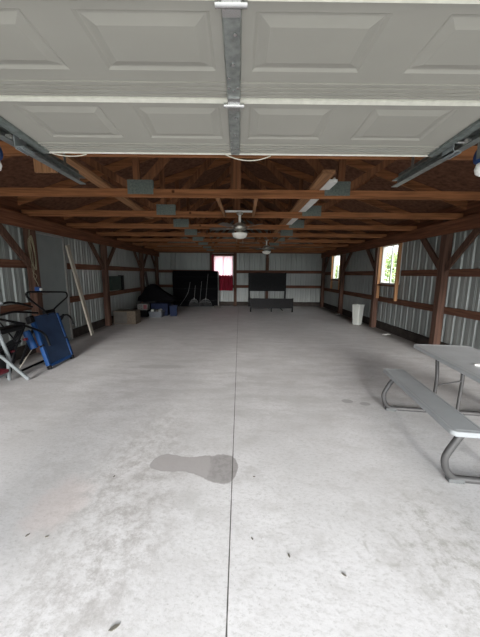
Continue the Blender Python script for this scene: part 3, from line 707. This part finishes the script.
t = thing('exercise_machine', 'exercise machine with silver crossed legs and black bars at the photo edge', 'exercise equipment', (-3.25, 3.84, 0))
MB().tube([(0, -.08, 1.12), (0, -.15, .80), (0, -.01, .33), (-.02, -.02, .26), (-.05, .0, .02)], .024, 12, fillet=.08).build('silver_leg', 'silver', t)
MB().tube([(-.03, -.27, .52), (0.0, -.13, .40), (.20, .03, .022)], .024, 12, fillet=.05).build('silver_leg', 'silver', t)
MB().tube([(-.32, -.32, .022), (-.30, .26, .022)], .024, 12).build('silver_base', 'silver', t)
MB().tube([(-.02, -.12, 1.09), (.01, -.04, 1.14)], .028, 12).build('joint_cap', 'silver', t)
MB().tube([(0, -.03, 1.12), (-.05, .16, 1.13), (-.10, .42, 1.08), (-.10, .66, 1.0)], .017, 10, fillet=.1).build('handlebar', 'black', t)
MB().tube([(0, -.15, .94), (-.02, .10, .86), (0, .34, .78)], .016, 10, fillet=.1).build('handlebar', 'black', t)
MB().box((-.16, -.20, .70), (.02, .30, .78), bev=.025).build('seat_pad', 'black', t)
MB().box((-.18, -.16, .42), (-.04, .30, .48), rot=Matrix.Rotation(R(14), 3, 'X'), c=(0, 0, .45), bev=.02).build('pad', 'black', t)
MB().tube([(-.02, .34, .74), (-.06, .18, .45), (-.10, .04, .03)], .026, 12).build('frame_bar', 'black', t)
MB().tube([(-.10, .36, .72), (-.22, -.02, .03)], .02, 12).build('frame_bar', 'black', t)
MB().tube([(-.10, .02, .86), (-.06, .22, .52)], .010, 8).build('link_rod', 'black', t)
MB().tube([(-.12, -.14, .44), (-.03, .26, .53)], .02, 10).build('frame_bar', 'black', t)
MB().box((-.03, .30, .52), (.01, .36, .56), bev=.012).build('red_knob', 'red', t)
MB().box((-.08, .11, .39), (-.04, .16, .42), bev=.012).build('red_knob', 'red', t)
MB().box((-.12, -.28, .16), (.02, -.06, .21), bev=.015).build('red_pedal', 'red', t)
k = MB().lathe([(.02, -.03), (.15, -.03), (.16, 0), (.15, .03), (.02, .03)], 24); k.v = [Vector((v.z - .16, v.x + .12, v.y + .30)) for v in k.v]
k.build('flywheel', 'blackplastic', t)
b = MB().tube([(0, 0, .007), (.24, .09, .40)], .0065, 8)
tag(b.build('thin_stick', 'plank', None, (-3.56, 4.36, 0)), 'thin pale stick leaning between the silver-legged machine and the blue board', 'stick')

# cables and outlet on the post by the entry door
px, py = PXL + .11, LP[2] - PW / 2 - .022
b = MB()
for k in range(3):
    pts = []
    for i in range(25):
        a = 2 * math.pi * i / 24; pts.append(((.042 + .007 * k) * math.cos(a + .3 * k) - .02, -.006 * k - .008 * math.sin(2 * a + k), 1.93 + .29 * math.sin(a) - .02 * k))
    b.tube(pts[:-1], .006, 6, closed=True)
b.tube([(-.04, 0, 2.32), (-.05, -.01, 2.18), (-.03, 0, 1.9), (-.02, -.01, 1.6), (-.06, 0, 1.48), (.01, -.005, 1.36), (.02, 0, 1.30)], .006, 6, fillet=.05)
b.tube([(-.07, 0, 1.7), (-.05, -.01, 1.55), (.02, -.0, 1.50), (-.02, -.005, 1.42)], .005, 6, fillet=.04)
tag(b.build('coiled_cable', 'wire', None, (px, py, 0)), 'yellowed cable hung in loops on the post by the entry door', 'cable')
t = thing('outlet_box', 'small blue outlet box with a white plug on the cabled post', 'outlet', (px + .03, py + .02, 1.24))
MB().box((-.06, -.06, -.04), (.02, 0, .045), bev=.006).build('box', 'bluebox', t)
MB().box((.021, -.05, -.022), (.055, -.015, .022), bev=.005).build('plug', 'white', t)

# plank, dark green box, leaning board on the entry-door wall
b = MB().bar((0, 0, .0), (-.165, -.46, 2.15), .16, .036, up=(1, .2, 0)); tag(b.build('leaning_plank', 'plank', None, (-3.70, 6.92, 0.012)), 'pale wooden plank leaning on the wall beside the entry door', 'plank')
t = thing('electrical_box', 'dark green metal box on the side wall above the wooden crate', 'box', (XL + .044, 8.92, 1.0))
MB().box((0, -.40, .02), (.10, .30, .46), bev=.008).build('box', 'green', t); MB().box((.10, -.37, .04), (.108, .27, .44), bev=.003).build('cover', 'green', t)
MB().box((0, .33, .0), (.13, .47, .48), bev=.006).build('side_panel', 'black', t)
b = MB().bar((.12, 0, 0.0), (-.10, .05, 1.62), .30, .02, up=(1, 0, 0)); tag(b.build('leaning_board', 'board', None, (-3.80, 11.75, 0.003)), 'thin grey board leaning behind the black tarp', 'board')

# low wooden crate
t = thing('wooden_crate', 'low wooden crate with dark front on the floor by the post', 'crate', (-3.50, 8.62, 0))
x0, x1, y0, y1, h = -.31, .36, -.22, .22, .41
MB().box((x0, y0, h - .03), (x1, y1, h)).build('top_board', 'crate', t)
MB().box((x0, y0, 0), (x1, y1, .025)).build('bottom_board', 'crate', t)
for x in (x0, x1 - .025): MB().box((x, y0, .025), (x + .025, y1, h - .03)).build('side_board', 'crate', t)
MB().box((x0 + .025, y1 - .02, .025), (x1 - .025, y1, h - .03)).build('back_board', 'crate', t)
MB().box((.10, y0 + .002, .025), (.335, y0 + .025, h - .03)).build('end_panel', 'crate', t)
MB().box((x0 + .025, y0 + .004, .025), (.10, y0 + .02, h - .032)).build('dark_panel', 'board', t)

# heap of storage boxes and the tarp
def tote(name, m, lidm, sx, sy, h, loc, rz, label, cat, taper=.9, parts=()):
    t = thing(name, label, cat, loc, rz)
    def ring(k, z): return [(-sx * k / 2, -sy * k / 2, z), (sx * k / 2, -sy * k / 2, z), (sx * k / 2, sy * k / 2, z), (-sx * k / 2, sy * k / 2, z)]
    b = MB(); vs = ring(taper, 0) + ring(1, h) + ring(.96, h) + ring(taper * .95, .01)
    fs = [(3, 2, 1, 0)]
    for a in range(3):
        for e in range(4): fs.append((a * 4 + e, a * 4 + (e + 1) % 4, a * 4 + 4 + (e + 1) % 4, a * 4 + 4 + e))
    fs.append((12, 13, 14, 15)); b.add(vs, fs)
    b.build('body', m, t)
    if lidm:
        MB().box((-sx / 2 - .015, -sy / 2 - .015, h - .02), (sx / 2 + .015, sy / 2 + .015, h + .012), bev=.008).box((-sx / 2 + .05, -sy / 2 + .05, h + .01), (sx / 2 - .05, sy / 2 - .05, h + .022)).build('lid', lidm, t)
    else:
        r = MB()
        for a, c in (((-sx / 2 - .012, -sy / 2 - .012), (sx / 2 + .012, -sy / 2 + .004)), ((-sx / 2 - .012, sy / 2 - .004), (sx / 2 + .012, sy / 2 + .012)), ((-sx / 2 - .012, -sy / 2), (-sx / 2 + .004, sy / 2)), ((sx / 2 - .004, -sy / 2), (sx / 2 + .012, sy / 2))): r.box(a + (h - .018,), c + (h + .004,))
        r.build('rim', m, t)
    return t
tote('storage_box', 'blackplastic', 'blackplastic', .38, .36, .225, (-3.46, 10.12, 0), 0, 'small black box under the white box with red print', 'box')
t = thing('cardboard_box', 'white box with red print sitting on the small black box', 'box', (-3.46, 10.12, .248), R(4))
MB().box((-.18, -.16, 0), (.18, .16, .215), bev=.004).build('carton', 'carton', t)
MB().box((.03, -.1625, .03), (.15, -.1605, .18)).build('red_print', 'red', t)
g = MB()
for x, z, sx_, sz in ((-.15, .05, .05, .05), (-.15, .13, .06, .04), (-.06, .04, .05, .03), (-.07, .12, .05, .05)): g.box((x, -.1625, z), (x + sx_, -.1605, z + sz))
g.build('dark_print', 'board', t)
t = tote('clear_bin', 'clear', None, .48, .36, .20, (-2.95, 9.98, 0), R(-3), 'clear plastic bin of small oddments in front of the storage heap', 'bin')
for i, (x, y, s, m) in enumerate(((-.13, -.08, .055, 'bin'), (.02, -.05, .05, 'board'), (.14, -.09, .06, 'carton'), (-.02, .06, .06, 'navy'), (-.15, .08, .055, 'green'), (.13, .07, .05, 'bin'))):
    lb = ['white round tub at the front corner of the clear bin', 'grey round tub at the front middle of the clear bin', 'white round tub at the front corner of the clear bin, toward the blue tote', 'navy round tub in the back middle of the clear bin', 'green round tub at the back of the clear bin', 'pale round tub at the back of the clear bin, toward the blue tote'][i]
    tag(MB().lathe([(s * .8, .0), (s, .09), (s * .98, .11), (s * .6, .12)], 14).build('small_tub', m, None, (-2.95 + x, 9.98 + y, .155)), lb, 'tub', 'tubs in the clear bin')
tote('storage_tote', 'navy', 'navy', .62, .42, .44, (-2.90, 10.40, 0), R(-2), 'dark navy lidded tote behind the clear bin', 'tote')
tote('storage_tote', 'bluedark', None, .26, .40, .36, (-2.41, 10.30, 0), R(8), 'small dark blue open tote at the end of the storage heap', 'tote')
tote('storage_tote', 'blackplastic', 'blackplastic', .52, .40, .62, (-3.42, 10.88, 0), 0, 'tall black tote under the black tarp', 'tote')
b = MB(); prof = [(-.56, .66), (-.42, .78), (-.24, 1.02), (-.13, 1.12), (.0, 1.14), (.12, 1.08), (.38, .88), (.66, .70), (.86, .58)]; vs = []; fs = []; rows = 9
for layer in (0, -.02):
    for j in range(rows):
        v = j / (rows - 1)
        for i, (x, z) in enumerate(prof):
            if j == 0: vs.append((x + .01 * math.sin(2.0 * i), -.225 - .8 * layer, .50))
            elif j == rows - 1: vs.append((x, .34 + .8 * layer, .52))
            else: vs.append((x + .02 * math.sin(7 * v + i), -.20 + .54 * (v - .125) / .875, z - .03 * abs(v - .5) - .015 * math.sin(9 * v + 2 * i) + layer))
n = len(prof); st = rows * n
for j in range(rows - 1):
    for i in range(n - 1):
        k = j * n + i; fs += [(k, k + 1, k + n + 1, k + n), (st + k, st + k + n, st + k + n + 1, st + k + 1)]
for i in range(n - 1): fs += [(i, st + i, st + i + 1, i + 1), ((rows - 1) * n + i, (rows - 1) * n + i + 1, st + (rows - 1) * n + i + 1, st + (rows - 1) * n + i)]
for j in range(rows - 1): fs += [(j * n, (j + 1) * n, st + (j + 1) * n, st + j * n), (j * n + n - 1, st + j * n + n - 1, st + (j + 1) * n + n - 1, (j + 1) * n + n - 1)]
b.add(vs, fs, True); tag(b.build('tarp', 'blackfab', None, (-3.30, 10.86, 0)), 'black tarp peaked over the heap of storage boxes', 'tarp')
b = MB().box((-.2, -.15, 0), (.14, .15, .28), bev=.02); tag(b.build('cardboard_box', 'board', None, (-3.38, 10.88, .644)), 'dark box holding up the peak of the black tarp', 'box')

# box spring on its side, rakes in front of it
t = thing('box_spring', 'large black-backed box spring standing on its side against the back wall', 'box spring', (-2.0, 13.22, 0))
b = MB(); pts = []
for cx, cz, a0 in ((1.06 - .07, 1.68 - .07, 0), (-1.08 + .07, 1.68 - .07, 90), (-1.08 + .07, .09, 180), (1.06 - .07, .09, 270)):
    for k in range(5): a = R(a0 + 22.5 * k); pts.append((cx + .07 * math.cos(a), cz + .07 * math.sin(a)))
b.prism(pts, (-.10, .11), ax=(0, 2, 1)); b.build('body', 'blackfab', t)
MB().box((1.03, -.112, .06), (1.075, .12, 1.62), bev=.008).build('pale_border', 'mattedge', t)
g = MB()
for z in (.30, .85, 1.40): g.box((-1.02, -.106, z - .012), (1.0, -.100, z + .012))
g.build('seam', 'black', t)
def rake(x, y, lean, label, spread=.22):
    t = thing('leaf_rake', label, 'rake', (x, y, 0))
    MB().tube([(0, -.02, .38), lean], .012, 8).build('handle', 'dullsteel', t)
    hd = MB()
    for k in range(11):
        a = (k - 5) / 5; hd.tube([(0, -.02, .40), (a * spread * .55, -.05, .36), (a * spread * .9, -.10, .20), (a * spread, -.12, .008)], .0065, 6, fillet=.09)
    hd.tube([(-spread * .8, -.085, .24), (0, -.07, .27), (spread * .8, -.085, .24)], .009, 6)
    hd.build('tines', 'dullsteel', t); MB().lathe([(.022, .34), (.018, .44)], 10, (0, -.02, 0)).build('ferrule', 'galv', t)
    return t
rake(-1.52, 12.94, (.10, .15, 1.54), 'tall leaf rake leaning on the box spring, nearer the curtained window', .30)
rake(-2.06, 12.96, (.04, .13, 1.00), 'shorter leaf rake leaning on the middle of the box spring', .23)
tag(MB().tube([(-.42, -.02, .01), (0, .13, .62), (.1, .16, 1.16)], .010, 8, fillet=.3).build('bent_pole', 'dullsteel', None, (-2.36, 12.95, 0)), 'thin bent metal pole leaning on the middle of the box spring', 'pole')
tag(MB().tube([(0, -.02, .01), (.10, .13, 1.2)], .009, 8).build('thin_stick', 'dullsteel', None, (-1.82, 12.95, 0)), 'thin grey stick leaning on the box spring between the two leaf rakes', 'stick')
tag(MB().box((-.16, -.09, 0), (.16, .09, .09), bev=.03).build('dark_bag', 'board', None, (-.98, 12.86, 0)), 'small dark bag on the floor at the foot of the box spring', 'bag')

# black bed frame
t = thing('bed_frame', 'black bed frame with tall headboard and low footboard by the back wall', 'bed', (1.37, 12.4, 0))
hb, fb, hwid = .94, -.98, .89
p = MB().box((-hwid + .03, hb - .02, .75), (hwid - .03, hb + .02, 1.60), bev=.006).build('headboard', 'black', t)
MB().box((-hwid + .10, hb - .026, .82), (hwid - .10, hb - .019, 1.54), bev=.004).build('panel', 'blackplastic', p)
for s in (-1, 1): MB().box((s * (hwid - .03) - .035, hb - .03, 0), (s * (hwid - .03) + .035, hb + .03, 1.62), bev=.004).build('bed_post', 'black', t)
p = MB().box((-hwid + .01, fb - .022, .16), (hwid - .01, fb + .022, .565), bev=.008).build('footboard', 'black', t)
MB().box((-hwid + .08, fb - .028, .21), (hwid - .08, fb - .02, .51), bev=.004).build('panel', 'blackplastic', p)
for s in (-1, 1):
    MB().box((s * (hwid - .03) - .03, fb - .028, 0), (s * (hwid - .03) + .03, fb + .028, .575), bev=.004).build('bed_leg', 'black', t)
    MB().box((s * (hwid - .03) - .015, fb + .02, .20), (s * (hwid - .03) + .015, hb - .02, .34)).build('side_rail', 'black', t)
MB().box((-.02, fb + .02, .24), (.02, hb - .02, .28)).build('centre_rail', 'black', t)
for y in (-.90, 0, .8): MB().box((-.018, y - .018, 0), (.018, y + .018, .24)).build('centre_leg', 'black', t)
MB().bar((.30, -.6, .24), (.52, -.6, .01), .03, .03).build('loose_strut', 'black', t)
for k in range(10): MB().box((-hwid + .05, -.86 + k * .185, .28), (hwid - .05, -.79 + k * .185, .298)).build('slat', 'black', t)

# waste bin, scraps, leaves
t = thing('waste_bin', 'tapered white plastic waste bin beside the post on the windowed side', 'waste bin', (3.76, 8.66, 0), R(38))
b = MB(); vs = []; fs = []
for sx, sy, z in ((.115, .10, 0), (.16, .135, .60), (.168, .143, .60), (.168, .143, .63), (.158, .133, .63), (.11, .095, .02)):
    for k in range(32):
        a = 2 * math.pi * k / 32; c, s_ = math.cos(a), math.sin(a); e = .28
        vs.append((sx * abs(c) ** e * (1 if c > 0 else -1), sy * abs(s_) ** e * (1 if s_ > 0 else -1), z))
for i in range(5):
    for k in range(32): fs.append((i * 32 + k, i * 32 + (k + 1) % 32, (i + 1) * 32 + (k + 1) % 32, (i + 1) * 32 + k))
fs += [list(range(32))[::-1], [160 + k for k in range(32)]]
b.add(vs, fs); b.build('body', 'bin', t)
def scrap(x, y, sx, sy, rz, label):
    b = MB(); vs = []; n = 5
    for layer in (0, .004):
        for j in range(n):
            for i in range(n): vs.append(((i / 4 - .5) * sx, (j / 4 - .5) * sy, .006 + .018 * abs(math.sin(i * 2.1 + j * 1.3 + x)) + layer))
    fs = []
    for j in range(n - 1):
        for i in range(n - 1): k = j * n + i; fs += [(k, k + n, k + n + 1, k + 1), (25 + k, 25 + k + 1, 25 + k + n + 1, 25 + k + n)]
    b.add(vs, fs); o = b.build('paper_scrap', 'paper', None, (x, y, 0)); o.rotation_euler = (0, 0, rz); tag(o, label, 'paper')
scrap(3.86, 7.08, .22, .09, .3, 'crumpled white scrap by the skirt board under the nearer side window')
scrap(3.90, 10.80, .16, .08, -.2, 'crumpled white scrap at the foot of the post near the farther window')
for x, y, s, rz, lb in ((-.54, 1.00, 0.0238, .5, 'dark dry leaf on the concrete at the bottom of the view, left of the joint'), (-1.25, 1.44, 0.0126, .9, 'small dark leaf bit on the concrete below the entry side, outermost'), (-1.13, 1.43, 0.0098, .2, 'tiny leaf crumb on the concrete just inside the outermost bit'), (-.95, 1.93, 0.0112, 1.2, 'tiny leaf crumb on the worn concrete well short of the stain'),
                    (.13, 1.93, 0.0105, .1, 'tiny leaf crumb on the concrete just past the joint beside the stain'), (.09, 1.42, 0.0112, 2.1, 'thin leaf sliver on the bare concrete nearest the joint, below the stain'), (.29, 1.32, 0.0140, 1.9, 'thin leaf sliver on the concrete midway between the joint and the worn ring'), (.56, 1.22, 0.0140, 2.4, 'yellowed leaf sliver on the concrete short of the worn ring')):
    b = MB(); pts = [(-s, 0), (-s * .4, s * .32), (s * .2, s * .38), (s, .05 * s), (s * .3, -s * .3), (-s * .5, -s * .34)]
    b.prism(pts, (.001, .005), ax=(0, 1, 2)); o = b.build('dry_leaf', 'dry_leaf', None, (x, y, 0)); o.rotation_euler = (0, 0, rz); tag(o, lb, 'leaf', 'dry leaf bits on the floor')

# ------------------------------------------------------------ trees outside the windows
def tree(x, y, h, r, label, seed):
    rnd = random.Random(seed); t = thing('leafy_tree', label, 'tree', (x, y, -.15), group='trees outside the windows')
    b = MB().tube([(0, 0, 0), (.05, .03, h * .4), (-.03, .02, h * .75)], [.16, .12, .05], 8)
    for k in range(6):
        a = k * 1.05; b.tube([(0, 0, h * (.25 + .07 * k)), (r * .6 * math.cos(a), r * .6 * math.sin(a), h * (.42 + .07 * k))], [.06, .02], 6)
    b.build('trunk', 'bark', t)
    lf = MB()
    for k in range(1500):
        while True:
            p = Vector((rnd.uniform(-1, 1), rnd.uniform(-1, 1), rnd.uniform(-1, 1)))
            if .35 < p.length < 1: break
        q = Vector((p.x * r, p.y * r, h * .56 + p.z * h * .44)); q += Vector((math.sin(q.z * 3) * .2, math.cos(q.z * 2.3) * .2, 0))
        e = Euler((rnd.uniform(0, 6), rnd.uniform(0, 6), rnd.uniform(0, 6))).to_matrix(); s = rnd.uniform(.12, .26)
        lf.add([q + e @ Vector(v) for v in ((-s, 0, 0), (0, -s * .5, .02), (s, 0, 0), (0, s * .5, .02))], [(0, 1, 2, 3)])
    lf.build('foliage', 'leaf', t)
tree(18.8, 33.5, 4.6, 2.2, 'leafy tree outside, filling the nearer side window', 3)
tree(23.5, 37.0, 5.2, 2.4, 'leafy tree outside, behind the first one beyond the nearer side window', 4)
tree(13.6, 39.5, 3.0, 1.6, 'leafy tree outside, beyond the farther side window', 5)
